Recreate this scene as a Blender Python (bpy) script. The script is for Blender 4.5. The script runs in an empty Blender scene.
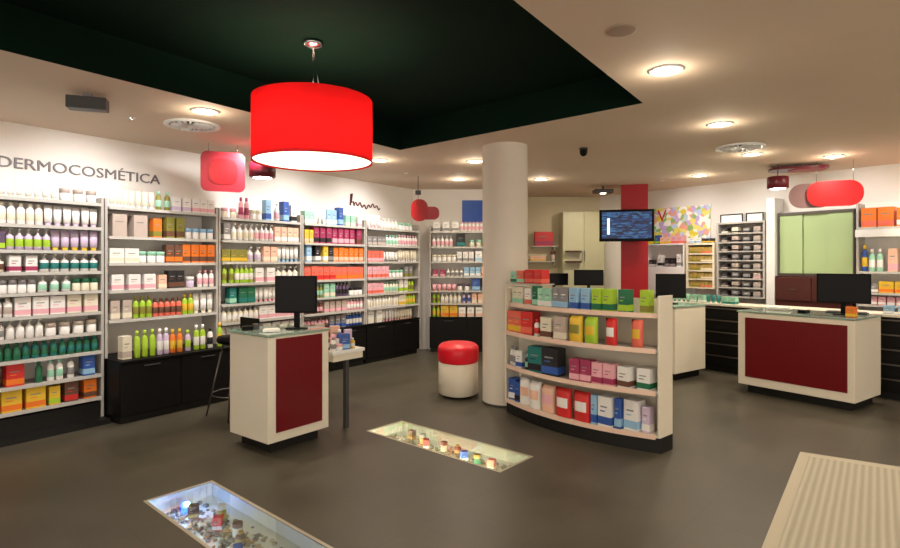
import bpy, bmesh, math, random
from mathutils import Vector, Matrix
random.seed(7)
R = math.radians
C = bpy.context.scene.collection
SC = bpy.context.scene
PI = math.pi

# ---------------------------------------------------------------- camera
cam_d = bpy.data.cameras.new('camera'); cam = bpy.data.objects.new('camera', cam_d); C.objects.link(cam)
cam.location = (0, 0, 1.6); cam.rotation_euler = (R(90), 0, 0)
cam_d.sensor_width = 36; cam_d.lens = 36 * 560 / 900; cam_d.shift_y = -13 / 900; cam_d.clip_start = .05
SC.camera = cam
# ---------------------------------------------------------------- world (warm ambient fill added through the open front side)
w = bpy.data.worlds.new('world'); SC.world = w; w.use_nodes = True
w.node_tree.nodes['Background'].inputs[0].default_value = (1, .88, .74, 1)
w.node_tree.nodes['Background'].inputs[1].default_value = 1.15
SC.view_settings.view_transform = 'Standard'; SC.view_settings.look = 'None'
SC.view_settings.exposure = 0.84; SC.view_settings.gamma = 1; SC.view_settings.use_curve_mapping = False
DOWN_W = 46          # watts of one ceiling downlight
CEIL_FILL_W = 2.6           # added point light under each downlight, brightens the ceiling
WASH_W = 60          # watts of one added wall washer
PEND_W = 15
CEIL = 2.9

# ---------------------------------------------------------------- materials
def lin(c):
    return tuple((v / 12.92 if v <= .04045 else ((v + .055) / 1.055) ** 2.4) for v in (x / 255 for x in c)) + (1,)
MATS = {}
def mat(name, rgb, rough=.5, metal=0, emit=None, es=0, trans=0, coat=0, noise=0, nscale=6, bump=0, alpha=1, ior=1.45):
    if name in MATS: return MATS[name]
    m = bpy.data.materials.new(name); m.use_nodes = True; nt = m.node_tree; b = nt.nodes['Principled BSDF']
    b.inputs['Base Color'].default_value = lin(rgb); b.inputs['Roughness'].default_value = rough
    b.inputs['Metallic'].default_value = metal; b.inputs['Transmission Weight'].default_value = trans
    b.inputs['Coat Weight'].default_value = coat; b.inputs['Alpha'].default_value = alpha; b.inputs['IOR'].default_value = ior
    if emit: b.inputs['Emission Color'].default_value = lin(emit); b.inputs['Emission Strength'].default_value = es
    if noise or bump:
        tc = nt.nodes.new('ShaderNodeTexCoord'); n = nt.nodes.new('ShaderNodeTexNoise'); n.inputs['Scale'].default_value = nscale
        n.inputs['Detail'].default_value = 5
        nt.links.new(tc.outputs['Object'], n.inputs['Vector'])
        if noise:
            mx = nt.nodes.new('ShaderNodeMix'); mx.data_type = 'RGBA'; c = lin(rgb)
            mx.inputs['A'].default_value = tuple(min(1, v * (1 - noise)) for v in c[:3]) + (1,)
            mx.inputs['B'].default_value = tuple(min(1, v * (1 + noise)) for v in c[:3]) + (1,)
            nt.links.new(n.outputs['Fac'], mx.inputs['Factor']); nt.links.new(mx.outputs['Result'], b.inputs['Base Color'])
        if bump:
            bp = nt.nodes.new('ShaderNodeBump'); bp.inputs['Strength'].default_value = bump; bp.inputs['Distance'].default_value = .01
            nt.links.new(n.outputs['Fac'], bp.inputs['Height']); nt.links.new(bp.outputs['Normal'], b.inputs['Normal'])
    MATS[name] = m; return m
def wave_mat(name, rgb, rgb2, scale, rough=.5, direction='X', bump=.2):
    m = mat(name, rgb, rough); nt = m.node_tree; b = nt.nodes['Principled BSDF']
    tc = nt.nodes.new('ShaderNodeTexCoord'); wv = nt.nodes.new('ShaderNodeTexWave'); wv.bands_direction = direction
    wv.inputs['Scale'].default_value = scale; wv.inputs['Distortion'].default_value = .3
    mx = nt.nodes.new('ShaderNodeMix'); mx.data_type = 'RGBA'; mx.inputs['A'].default_value = lin(rgb); mx.inputs['B'].default_value = lin(rgb2)
    nt.links.new(tc.outputs['Object'], wv.inputs['Vector']); nt.links.new(wv.outputs['Fac'], mx.inputs['Factor'])
    nt.links.new(mx.outputs['Result'], b.inputs['Base Color'])
    bp = nt.nodes.new('ShaderNodeBump'); bp.inputs['Strength'].default_value = bump; bp.inputs['Distance'].default_value = .005
    nt.links.new(wv.outputs['Fac'], bp.inputs['Height']); nt.links.new(bp.outputs['Normal'], b.inputs['Normal'])
    return m
def voro_mat(name, cols, scale, rough=.5, coord='Object'):
    m = mat(name, cols[0], rough); nt = m.node_tree; b = nt.nodes['Principled BSDF']
    tc = nt.nodes.new('ShaderNodeTexCoord'); v = nt.nodes.new('ShaderNodeTexVoronoi'); v.inputs['Scale'].default_value = scale
    sep = nt.nodes.new('ShaderNodeSeparateColor'); r = nt.nodes.new('ShaderNodeValToRGB'); r.color_ramp.interpolation = 'CONSTANT'
    el = r.color_ramp.elements
    while len(el) < len(cols): el.new(.5)
    for i, c in enumerate(cols): el[i].position = i / len(cols); el[i].color = lin(c)
    nt.links.new(tc.outputs[coord], v.inputs['Vector']); nt.links.new(v.outputs['Color'], sep.inputs[0]); nt.links.new(sep.outputs[0], r.inputs[0])
    nt.links.new(r.outputs[0], b.inputs['Base Color']); return m

M_WALL = mat('wall_paint', (232, 228, 222), .7, noise=.03, nscale=3)
M_REAR = mat('rear_wall_paint', (205, 196, 166), .7, noise=.04, nscale=3)
M_CEIL = mat('ceiling_paint', (214, 194, 172), .8, noise=.03, nscale=2)
M_GREEN = mat('dark_green_paint', (8, 30, 20), .9, noise=.3, nscale=1.2)
M_WHITE = mat('white_laminate', (222, 214, 196), .35, noise=.02)
M_WHITE2 = mat('white_metal', (232, 232, 230), .35)
M_SHELF = mat('shelf_grey', (176, 172, 166), .4)
M_BACK = mat('shelf_back', (238, 234, 228), .45)
M_BLACK = mat('black_laminate', (9, 8, 8), .5, noise=.3, nscale=5)
M_BLK2 = mat('black_plastic', (4, 4, 6), .45)
M_PLINTH = mat('black_plinth', (12, 11, 10), .5)
M_CHROME = mat('chrome', (190, 190, 190), .2, metal=1)
M_STEEL = mat('brushed_steel', (120, 115, 110), .35, metal=1)
M_REDP = wave_mat('dark_red_gloss', (104, 2, 14), (98, 2, 12), 9, .3, 'X', .03)
M_GLASS = mat('green_glass', (196, 222, 206), .06, trans=.55, coat=.3)
M_CLEAR = mat('clear_glass', (240, 250, 245), .02, trans=1)
M_RED = mat('red_vinyl', (222, 22, 42), .35, noise=.05)
M_REDC = mat('red_paint', (160, 12, 26), .45, noise=.06)
M_GREYL = mat('letter_grey', (112, 108, 112), .5)
M_DARKW = mat('dark_red_wood', (70, 26, 20), .45, noise=.15)
M_RAIL = mat('rail_grey', (186, 184, 178), .5)
M_SCREEN = mat('dark_screen', (3, 3, 6), .35); M_SCREEN.node_tree.nodes['Principled BSDF'].inputs['Specular IOR Level'].default_value = .2
M_GREY = mat('mid_grey', (120, 118, 116), .5)
M_DGREY = mat('dark_grey', (62, 62, 62), .5)
M_FLOORW = mat('pale_floor_base', (180, 172, 150), .6)

for m_, v_ in ((M_BLK2, .15), (M_BLACK, .25), (M_GREEN, .1)): m_.node_tree.nodes['Principled BSDF'].inputs['Specular IOR Level'].default_value = v_
# floor: large dark grey-brown stone-look vinyl planks, satin
def floor_mat():
    m = mat('floor_vinyl', (78, 71, 60), .38); nt = m.node_tree; b = nt.nodes['Principled BSDF']
    tc = nt.nodes.new('ShaderNodeTexCoord'); mp = nt.nodes.new('ShaderNodeMapping'); mp.inputs['Rotation'].default_value = (0, 0, R(-48))
    n = nt.nodes.new('ShaderNodeTexNoise'); n.inputs['Scale'].default_value = 1.6; n.inputs['Detail'].default_value = 7; n.inputs['Roughness'].default_value = .6
    rp = nt.nodes.new('ShaderNodeValToRGB'); rp.color_ramp.elements[0].position = .3; rp.color_ramp.elements[0].color = lin((66, 62, 52))
    rp.color_ramp.elements[1].position = .75; rp.color_ramp.elements[1].color = lin((86, 81, 68))
    br = nt.nodes.new('ShaderNodeTexBrick'); br.inputs['Scale'].default_value = 1; br.inputs['Brick Width'].default_value = 1.2; br.inputs['Row Height'].default_value = .6
    br.inputs['Mortar Size'].default_value = .003; br.inputs['Color1'].default_value = (1, 1, 1, 1); br.inputs['Color2'].default_value = (.93, .93, .93, 1); br.inputs['Mortar'].default_value = (.75, .75, .75, 1)
    mx = nt.nodes.new('ShaderNodeMix'); mx.data_type = 'RGBA'; mx.blend_type = 'MULTIPLY'; mx.inputs['Factor'].default_value = 1
    nt.links.new(tc.outputs['Object'], mp.inputs['Vector']); nt.links.new(mp.outputs[0], br.inputs['Vector']); nt.links.new(mp.outputs[0], n.inputs['Vector'])
    nt.links.new(n.outputs['Fac'], rp.inputs[0]); nt.links.new(rp.outputs[0], mx.inputs['A']); nt.links.new(br.outputs['Color'], mx.inputs['B'])
    nt.links.new(mx.outputs['Result'], b.inputs['Base Color'])
    mr = nt.nodes.new('ShaderNodeMapRange'); mr.inputs['To Min'].default_value = .3; mr.inputs['To Max'].default_value = .5
    nt.links.new(n.outputs['Fac'], mr.inputs['Value']); nt.links.new(mr.outputs[0], b.inputs['Roughness'])
    return m
M_FLOOR = floor_mat()
def shade_mat():
    m = bpy.data.materials.new('red_fabric_shade'); m.use_nodes = True; nt = m.node_tree; nt.nodes.clear()
    o = nt.nodes.new('ShaderNodeOutputMaterial'); d = nt.nodes.new('ShaderNodeBsdfDiffuse'); t = nt.nodes.new('ShaderNodeBsdfTranslucent'); mx = nt.nodes.new('ShaderNodeMixShader')
    d.inputs[0].default_value = lin((228, 66, 72)); t.inputs[0].default_value = lin((240, 80, 80)); mx.inputs[0].default_value = .55
    nt.links.new(d.outputs[0], mx.inputs[1]); nt.links.new(t.outputs[0], mx.inputs[2]); nt.links.new(mx.outputs[0], o.inputs[0]); return m
M_SHADE = shade_mat()
M_LAMP = mat('lamp_diffuser', (255, 250, 235), .5, emit=(255, 242, 214), es=14)
M_PDIFF = mat('pendant_diffuser', (255, 250, 235), .5, emit=(255, 238, 208), es=1.6)
M_SIGNR = mat('red_acrylic', (160, 18, 22), .35, noise=.1, nscale=8)
M_SIGNP = mat('pink_red_acrylic', (158, 38, 50), .35, noise=.1, nscale=8)
M_SIGNG = mat('smoked_acrylic', (120, 92, 92), .3)
M_MAROON = mat('maroon_lacquer', (92, 16, 30), .3)

# ---------------------------------------------------------------- mesh helpers
class MB:
    def __init__(s): s.bm = bmesh.new()
    def _setm(s, fs, mi):
        for f in fs: f.material_index = mi
    def box(s, x0, x1, y0, y1, z0, z1, mi=0, bev=0):
        r = bmesh.ops.create_cube(s.bm, size=1)
        vs = r['verts']
        for v in vs:
            v.co = Vector(((x0 + x1) / 2 + v.co.x * (x1 - x0), (y0 + y1) / 2 + v.co.y * (y1 - y0), (z0 + z1) / 2 + v.co.z * (z1 - z0)))
        fs = {f for v in vs for f in v.link_faces}; s._setm(fs, mi)
        if bev:
            es = list({e for v in vs for e in v.link_edges})
            bmesh.ops.bevel(s.bm, geom=es, offset=bev, segments=2, affect='EDGES', profile=.5)
        return s
    def lathe(s, prof, mi=0, seg=16, cx=0, cy=0, sx=1, sy=1, smooth=True):
        """prof: list of (r, z[, mi])"""
        rings = []
        for p in prof:
            if p[0] < 1e-6: rings.append([s.bm.verts.new((cx, cy, p[1]))])
            else: rings.append([s.bm.verts.new((cx + p[0] * math.cos(2 * PI * k / seg) * sx, cy + p[0] * math.sin(2 * PI * k / seg) * sy, p[1])) for k in range(seg)])
        for i in range(len(rings) - 1):
            a, b = rings[i], rings[i + 1]; m = prof[i + 1][2] if len(prof[i + 1]) > 2 else mi
            for k in range(seg):
                k2 = (k + 1) % seg
                if len(a) == 1 and len(b) == 1: continue
                if len(a) == 1: f = s.bm.faces.new((a[0], b[k2], b[k]))
                elif len(b) == 1: f = s.bm.faces.new((a[k], a[k2], b[0]))
                else: f = s.bm.faces.new((a[k], a[k2], b[k2], b[k]))
                f.material_index = m; f.smooth = smooth
        return s
    def tube(s, pts, r, mi=0, seg=8):
        pts = [Vector(p) for p in pts]; rings = []
        for i, p in enumerate(pts):
            d = (pts[min(i + 1, len(pts) - 1)] - pts[max(i - 1, 0)]).normalized()
            a = Vector((0, 0, 1)) if abs(d.z) < .9 else Vector((1, 0, 0)); u = d.cross(a).normalized(); v = d.cross(u)
            rings.append([s.bm.verts.new(p + r * (math.cos(2 * PI * k / seg) * u + math.sin(2 * PI * k / seg) * v)) for k in range(seg)])
        for i in range(len(rings) - 1):
            for k in range(seg):
                f = s.bm.faces.new((rings[i][k], rings[i][(k + 1) % seg], rings[i + 1][(k + 1) % seg], rings[i + 1][k])); f.material_index = mi; f.smooth = True
        for rg in (rings[0], rings[-1]): s.bm.faces.new(rg).material_index = mi
        return s
    def prism(s, poly, z0, z1, mi=0):
        a = [s.bm.verts.new((x, y, z0)) for x, y in poly]; b = [s.bm.verts.new((x, y, z1)) for x, y in poly]; n = len(poly)
        fs = [s.bm.faces.new(a[::-1]), s.bm.faces.new(b)] + [s.bm.faces.new((a[i], a[(i + 1) % n], b[(i + 1) % n], b[i])) for i in range(n)]
        s._setm(fs, mi); return s
    def plate(s, poly, y0, y1, mi=0):            # polygon in x,z extruded along y
        a = [s.bm.verts.new((x, y0, z)) for x, z in poly]; b = [s.bm.verts.new((x, y1, z)) for x, z in poly]; n = len(poly)
        fs = [s.bm.faces.new(a), s.bm.faces.new(b[::-1])] + [s.bm.faces.new((a[(i + 1) % n], a[i], b[i], b[(i + 1) % n])) for i in range(n)]
        s._setm(fs, mi); return s
    def mesh(s, name, mats):
        bmesh.ops.recalc_face_normals(s.bm, faces=s.bm.faces)
        me = bpy.data.meshes.new(name); s.bm.to_mesh(me); s.bm.free()
        for m in (mats if isinstance(mats, (list, tuple)) else [mats]): me.materials.append(m)
        return me
    def build(s, name, mats, parent=None, label=None, kind=None):
        o = bpy.data.objects.new(name, s.mesh(name, mats)); C.objects.link(o)
        if parent: o.parent = parent
        if label: o['label'] = label
        if kind: o['kind'] = kind
        return o
def rrect(w, h, r, n=6, cx=0, cz=0):
    out = []
    for qx, qz, a0 in ((1, 1, 0), (-1, 1, 90), (-1, -1, 180), (1, -1, 270)):
        for k in range(n + 1):
            a = R(a0 + 90 * k / n); out.append((cx + qx * (w / 2 - r) + r * math.cos(a), cz + qz * (h / 2 - r) + r * math.sin(a)))
    return out
def tag(o, label, cat, group=None):
    o['label'] = label; o['category'] = cat
    if group: o['group'] = group
    return o
def thing(name, label, cat, loc=(0, 0, 0), rz=0, group=None):
    o = bpy.data.objects.new(name, None); C.objects.link(o); o.location = loc; o.rotation_euler = (0, 0, rz); o.empty_display_size = .1
    return tag(o, label, cat, group)
def struct(o): o['kind'] = 'structure'; return o
def copy_tree(o, parent=None):
    c = o.copy(); C.objects.link(c)
    if parent: c.parent = parent
    for ch in list(o.children): copy_tree(ch, c)
    return c
class Frame:
    """a wall-aligned frame: x along the front to the right, y away from the viewer, z up"""
    def __init__(s, x, y, deg): s.o = Vector((x, y, 0)); s.a = R(deg); s.u = Vector((math.cos(s.a), math.sin(s.a), 0)); s.v = Vector((-s.u.y, s.u.x, 0))
    def p(s, x, y=0, z=0): return s.o + s.u * x + s.v * y + Vector((0, 0, z))

F1 = Frame(-3.93, 4.89, 55)        # shelving along the left wall, x=0 at the photo's left edge
F2 = Frame(-.42, 9.82, 0)          # shelving on the rear wall up to the column
F3 = Frame(4.58, 8.80, -53.13)     # shelving behind the counters
FC = Frame(3.78, 8.20, -53.13)     # low cabinets behind the counters

# ---------------------------------------------------------------- structure
def filled(name, outer, holes, z, m, up):
    bm = bmesh.new(); es = []
    for loop in [outer] + holes:
        vs = [bm.verts.new((x, y, z)) for x, y in loop]
        es += [bm.edges.new((vs[i], vs[(i + 1) % len(vs)])) for i in range(len(vs))]
    bmesh.ops.triangle_fill(bm, edges=es, use_beauty=True)
    for f in bm.faces:
        if (f.normal.z > 0) != up: f.normal_flip()
    me = bpy.data.meshes.new(name); bm.to_mesh(me); bm.free(); me.materials.append(m)
    o = bpy.data.objects.new(name, me); C.objects.link(o); return struct(o)
def quad(o, u, v, lu, lv):
    o, u, v = Vector(o), Vector(u).normalized(), Vector(v).normalized()
    return [tuple(o), tuple(o + u * lu), tuple(o + u * lu + v * lv), tuple(o + v * lv)]
dl, dsh = (.749, -.663), (.663, .749)
PIT1 = quad((-2.045, 3.73), dl, dsh, 2.1, .47)
PIT2 = quad((-.79, 5.27), dl, dsh, 1.56, .46)
REC = [(-.586, 6.56), (1.589, 4.61), (-.99, .92), (-3.17, 2.87)]
w1a, w1b = F1.p(-7, .36), F1.p(6.19, .36)
W2Y = w1b.y
WR = Vector((3.04, 11.35, 0)); wr_end = WR + Vector((.6, -.8, 0)) * 13.2
outer = [(w1a.x, w1a.y), (w1b.x, w1b.y), (1.1, W2Y), (1.1, 11.35), (3.04, 11.35), (wr_end.x, wr_end.y), (9, -2.5), (-8, -2.5)]
filled('floor', outer, [PIT1, PIT2], 0, M_FLOOR, True)
filled('ceiling', outer, [REC], CEIL, M_CEIL, False)
mb = MB(); n = 4
for i in range(4):
    a, b = Vector(REC[i]), Vector(REC[(i + 1) % 4]); c = (Vector(REC[0]) + Vector(REC[2])) / 2
    vs = [mb.bm.verts.new((a.x, a.y, CEIL)), mb.bm.verts.new((b.x, b.y, CEIL)), mb.bm.verts.new((b.x, b.y, 3.2)), mb.bm.verts.new((a.x, a.y, 3.2))]
    mb.bm.faces.new(vs)
mb.bm.faces.new([mb.bm.verts.new((x, y, 3.2)) for x, y in REC])
struct(mb.build('ceiling_recess', M_GREEN))
def wall(name, a, b, m, th=.12):
    a, b = Vector((a[0], a[1], 0)), Vector((b[0], b[1], 0)); d = (b - a).normalized(); nrm = Vector((-d.y, d.x, 0)) * th
    q = [a, b, b + nrm, a + nrm]
    return struct(MB().prism([(p.x, p.y) for p in q], 0, CEIL + .02).build(name, m))
wall('wall_left', w1a, w1b, M_WALL)
wall('wall_back', (w1b.x, W2Y), (1.1, W2Y), M_WALL)
wall('wall_alcove', (1.1, W2Y), (1.1, 11.35), M_REAR)
wall('wall_rear', (1.1, 11.35), (3.04, 11.35), M_REAR)
wall('wall_right', (WR.x, WR.y), (wr_end.x, wr_end.y), M_WALL)

# ---------------------------------------------------------------- ceiling fixtures
def light(name, kind, loc, power, parent, rot=(0, 0, 0), size=.09, angle=150, col=(1, .86, .68), blend=.9):
    l = bpy.data.lights.new(name, kind); l.energy = power; l.color = col
    if kind == 'SPOT': l.spot_size = R(angle); l.spot_blend = blend; l.shadow_soft_size = size
    if kind == 'POINT': l.shadow_soft_size = size
    o = bpy.data.objects.new(name, l); C.objects.link(o); o.parent = parent; o.location = loc; o.rotation_euler = rot; return o
def downlight_meshes():
    a = MB().lathe([(.115, 0), (.118, -.006), (.1, -.012), (.082, -.008), (.08, 0)], seg=28).mesh('trim_ring', M_WHITE2)
    b = MB().lathe([(0, -.004), (.08, -.004), (.08, -.001), (0, -.001)], seg=28).mesh('lamp_lens', M_LAMP)
    return a, b
DLM = downlight_meshes()
DL = [(1.47, 3.81, 'largest round downlight, lone one nearest the dark green recess corner'),
      (2.56, 5.31, 'round downlight midway between the big one and the round air vent'),
      (3.67, 6.80, 'round downlight tucked just behind the right round air vent'),
      (4.75, 6.93, 'round downlight above the red capsule sign and the wide counter'),
      (3.79, 8.50, 'small round downlight near the top of the red pillar and drawer rack'),
      (6.0, 7.35 - .9, 'round downlight at the right edge, beyond the red capsule sign'),
      (1.44, 8.88, 'small round downlight to the right of the white column top'),
      (.325, 7.28, 'round downlight just left of the white column top'),
      (.14, 8.9, 'small round downlight above the blue wall poster'),
      (-.91, 7.2, 'round downlight peeking out beside the red pendant lamp'),
      (-2.12, 4.85, 'round downlight beside the left round air vent'),
      # beyond the frame, the same rows go on
      (3.0, 1.6, 'round downlight of the row over the entrance mat'), (4.9, 3.6, 'round downlight over the aisle right of the mat'),
      (1.2, -.4, 'round downlight near the shop entrance'), (-3.4, 1.2, 'round downlight near the left front corner'),
      (-4.9, .9, 'round downlight over the first bays by the entrance'), (6.6, 3.4, 'round downlight at the far right aisle')]
for x, y, lab in DL:
    t = thing('ceiling_downlight', lab, 'ceiling light', (x, y, CEIL), 0, 'round recessed ceiling downlights')
    for nm, me in zip(('trim_ring', 'lamp_lens'), DLM):
        o = bpy.data.objects.new(nm, me); C.objects.link(o); o.parent = t
    light('downlight_beam', 'SPOT', (0, 0, -.03), DOWN_W, t)
    light('ceiling_fill', 'POINT', (0, 0, -.1), CEIL_FILL_W, t, size=.05)  # added fill that lights the ceiling around the fixture
def vent(x, y, r, label):
    t = thing('ceiling_vent', label, 'air vent', (x, y, CEIL), 0, 'round ceiling air vents')
    MB().lathe([(r, 0), (r, -.012), (r - .03, -.02), (r - .05, -.012), (r - .05, 0)], seg=36).build('rim', M_WHITE2, t)
    MB().lathe([(0, -.003), (r - .05, -.003)], seg=36).build('backing', M_DGREY, t)
    mb = MB()
    for k in range(20):
        a = 2 * PI * k / 20
        ca, sa = math.cos(a), math.sin(a); p0 = Vector((.05 * ca, .05 * sa, -.012)); p1 = Vector(((r - .06) * math.cos(a + .35), (r - .06) * math.sin(a + .35), -.012))
        mb.tube([p0, p1], .011, seg=5)
    mb.lathe([(0, -.022), (.05, -.02), (.055, -.008)], seg=16)
    mb.build('vane_ring', M_WHITE2, t)
vent(-2.46, 5.35, .25, 'round swirl air vent in the ceiling above the left wall shelving')
vent(3.31, 6.39, .26, 'round swirl air vent in the ceiling before the drawer rack and counters')
t = thing('ceiling_speaker', 'flush round beige speaker beside the corner of the green recess', 'speaker', (.965, 3.15, CEIL))
MB().lathe([(0, -.008), (.07, -.008), (.088, -.004), (.09, 0)], seg=28).build('grille', mat('speaker_beige', (168, 146, 128), .7, noise=.2, nscale=200), t)
t = thing('security_camera', 'small black dome camera on the ceiling right of the white column', 'camera', (1.535, 6.44, CEIL))
MB().lathe([(.05, 0), (.05, -.02), (.0, -.02)], seg=20).build('mount', M_DGREY, t)
MB().lathe([(.042, -.02), (.045, -.05), (.035, -.08), (.015, -.095), (0, -.097)], seg=20).build('dome', M_BLK2, t)
t = thing('ceiling_projector', 'flat dark ceiling spotlight near the red pillar top', 'spotlight', (2.65, 9.7, CEIL))
MB().lathe([(.02, 0), (.02, -.06), (0, -.06)], seg=12).build('stem', M_DGREY, t)
MB().box(-.16, .16, -.1, .1, -.13, -.06, bev=.01).build('housing', M_DGREY, t)
MB().lathe([(0, -.131), (.05, -.131), (.05, -.13)], seg=20).build('lens', M_LAMP, t)
light('spot_beam', 'SPOT', (0, .0, -.14), 55, t, (R(30), 0, 0), .05, 140)  # beam and lens glow added to lighten the rear alcove
# grey double-sided spot box on the ceiling before the lettering
t = thing('ceiling_floodlight', 'grey box-shaped ceiling spotlight in front of the wall lettering', 'spotlight', (-2.82, 4.36, CEIL), R(20))
MB().box(-.03, .03, -.03, .03, -.03, 0).build('mount', M_GREY, t)
MB().box(-.135, .135, -.06, .06, -.125, -.03, bev=.006).build('housing', M_DGREY, t)
MB().box(-.12, .12, .06, .064, -.115, -.04).build('front_glass', M_GREY, t)
for px in (-2.9, -1.55, -.2):
    pass
# added wall washers that brighten the left shelving; no such fixtures known
wash = [(-.6, 0), (.75, 0), (2.05, 0), (3.35, 0), (4.65, 0)]
for i, (s, _) in enumerate(wash):
    p = F1.p(s, -.75)
    t = thing('added_washer', ['added washer at the left end of the lettered wall', 'added washer above the second shelving bay', 'added washer above the third shelving bay',
              'added washer above the fourth shelving bay', 'added washer above the fifth shelving bay'][i], 'ceiling light', (p.x, p.y, CEIL), F1.a, 'added wall washers')
    MB().lathe([(.03, 0), (.032, -.004), (.022, -.006), (.02, 0)], seg=20).build('trim_ring', M_WHITE2, t)
    light('added_wash_beam', 'SPOT', (0, 0, -.02), WASH_W, t, (R(42), 0, 0), .05, 110, (1, .95, .92))
for i, (x, y) in enumerate([(.25, 8.95)]):
    pass
for i, s in enumerate((-.9, .3, 1.5, 2.7)):  # weaker added washers for the wall behind the counters
    p = F3.p(s, -.75)
    t = thing('added_washer', ['added washer before the colourful poster wall', 'added washer before the drawer rack', 'added washer before the green glass panels', 'added washer before the orange boxes'][i],
              'ceiling light', (p.x, p.y, CEIL), F3.a, 'added wall washers')
    MB().lathe([(.03, 0), (.032, -.004), (.022, -.006), (.02, 0)], seg=20).build('trim_ring', M_WHITE2, t)
    light('added_wash_beam', 'SPOT', (0, 0, -.02), WASH_W * .42, t, (R(42), 0, 0), .05, 110, (1, .95, .92))

# pendant drum lamp
t = thing('pendant_lamp', 'large red drum pendant lamp hanging from the dark green ceiling recess', 'pendant lamp', (-1.0, 4.09, 0))
rr, zb, zt = .43, 2.318, 2.77
MB().lathe([(0, 3.2), (.07, 3.2), (.075, 3.185), (.06, 3.165), (.015, 3.155), (0, 3.155)], seg=24).build('canopy', M_CHROME, t)
MB().tube([(0, 0, 3.16), (.0, 0, 2.75)], .004).tube([(0, 0, 3.16), (.03, 0, 2.98), (.05, .02, 2.75)], .0025).build('cable', M_CHROME, t)
MB().lathe([(rr, zb), (rr, zt), (rr - .004, zt), (rr - .004, zb), (rr, zb)], seg=64).build('lamp_shade', M_SHADE, t)
MB().lathe([(0, zb + .012), (rr - .012, zb + .012), (rr - .008, zb + .018), (0, zb + .018)], seg=64).build('diffuser', M_PDIFF, t)
mb = MB()
for k in range(3):
    a = 2 * PI * k / 3; mb.tube([(0, 0, 2.75), ((rr - .004) * math.cos(a), (rr - .004) * math.sin(a), 2.76)], .004)
mb.build('spider_frame', M_CHROME, t)
mb = MB().lathe([(0, 2.55), (.03, 2.56), (.05, 2.6), (.03, 2.66), (.018, 2.7), (.018, 2.745), (0, 2.745)], seg=16); mb.build('bulb', M_PDIFF, t)
for a in range(3):
    light('pendant_glow', 'POINT', (.2 * math.cos(a * 2.09), .2 * math.sin(a * 2.09), 2.6), PEND_W / 3, t, size=.08, col=(1, .84, .66))
light('pendant_beam', 'SPOT', (0, 0, zb), 30, t, size=.35, angle=165, col=(1, .86, .7))

# ---------------------------------------------------------------- columns
t = thing('white_column', 'thick round white column from floor to ceiling beside the pouf', 'column', (.625, 6.36, 0))
MB().lathe([(.255, 0.0), (.255, CEIL)], seg=48).build('shaft', mat('column_paint', (214, 206, 192), .5, noise=.03), t)
MB().lathe([(.2555, 0), (.258, .002), (.258, .02), (.2555, .022)], seg=48).build('skirting', M_DGREY, t)
t = thing('red_pillar', 'square red pillar behind the wall television', 'column', (3.2, 9.72, 0), R(-18))
MB().box(-.22, .22, -.22, .22, 0, CEIL, bev=.004).build('shaft', M_REDC, t)
MB().box(-.225, .225, -.225, .225, 0, .08).build('skirting', M_PLINTH, t)
# television on the pillar
t = thing('television', 'black wall television with a blue screen mounted on the red pillar', 'television', (2.93, 9.3, 2.19), R(-12))
MB().box(-.435, .435, -.03, .03, -.265, .265, bev=.008).build('housing', M_BLK2, t)
scr = voro_mat('tv_picture', [(20, 42, 86), (28, 62, 110), (18, 34, 70), (40, 86, 130), (12, 24, 52)], 14, .3)
nt = scr.node_tree; b = nt.nodes['Principled BSDF']
mpn = nt.nodes.new('ShaderNodeMapping'); mpn.inputs['Scale'].default_value = (.6, 1, 2.4); vn = [x for x in nt.nodes if x.type == 'TEX_VORONOI'][0]
nt.links.new(vn.inputs['Vector'].links[0].from_socket, mpn.inputs['Vector']); nt.links.new(mpn.outputs[0], vn.inputs['Vector']); vn.inputs['Scale'].default_value = 20
nt.links.new(b.inputs['Base Color'].links[0].from_socket, b.inputs['Emission Color']); b.inputs['Emission Strength'].default_value = .45
sc_ = MB().box(-.395, .395, -.034, -.03, -.215, .225).build('screen', scr, t)
MB().box(-.31, -.27, -.0365, -.0342, -.15, .12).build('screen_figure', mat('screen_figure', (190, 215, 235), .5, emit=(190, 215, 235), es=.9), sc_, 'pale upright figure shown on the screen')
MB().box(-.08, .08, .03, .14, -.08, .08).tube([(.0, .13, 0), (.12, .19, 0)], .03).build('wall_bracket', M_DGREY, t)

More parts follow.
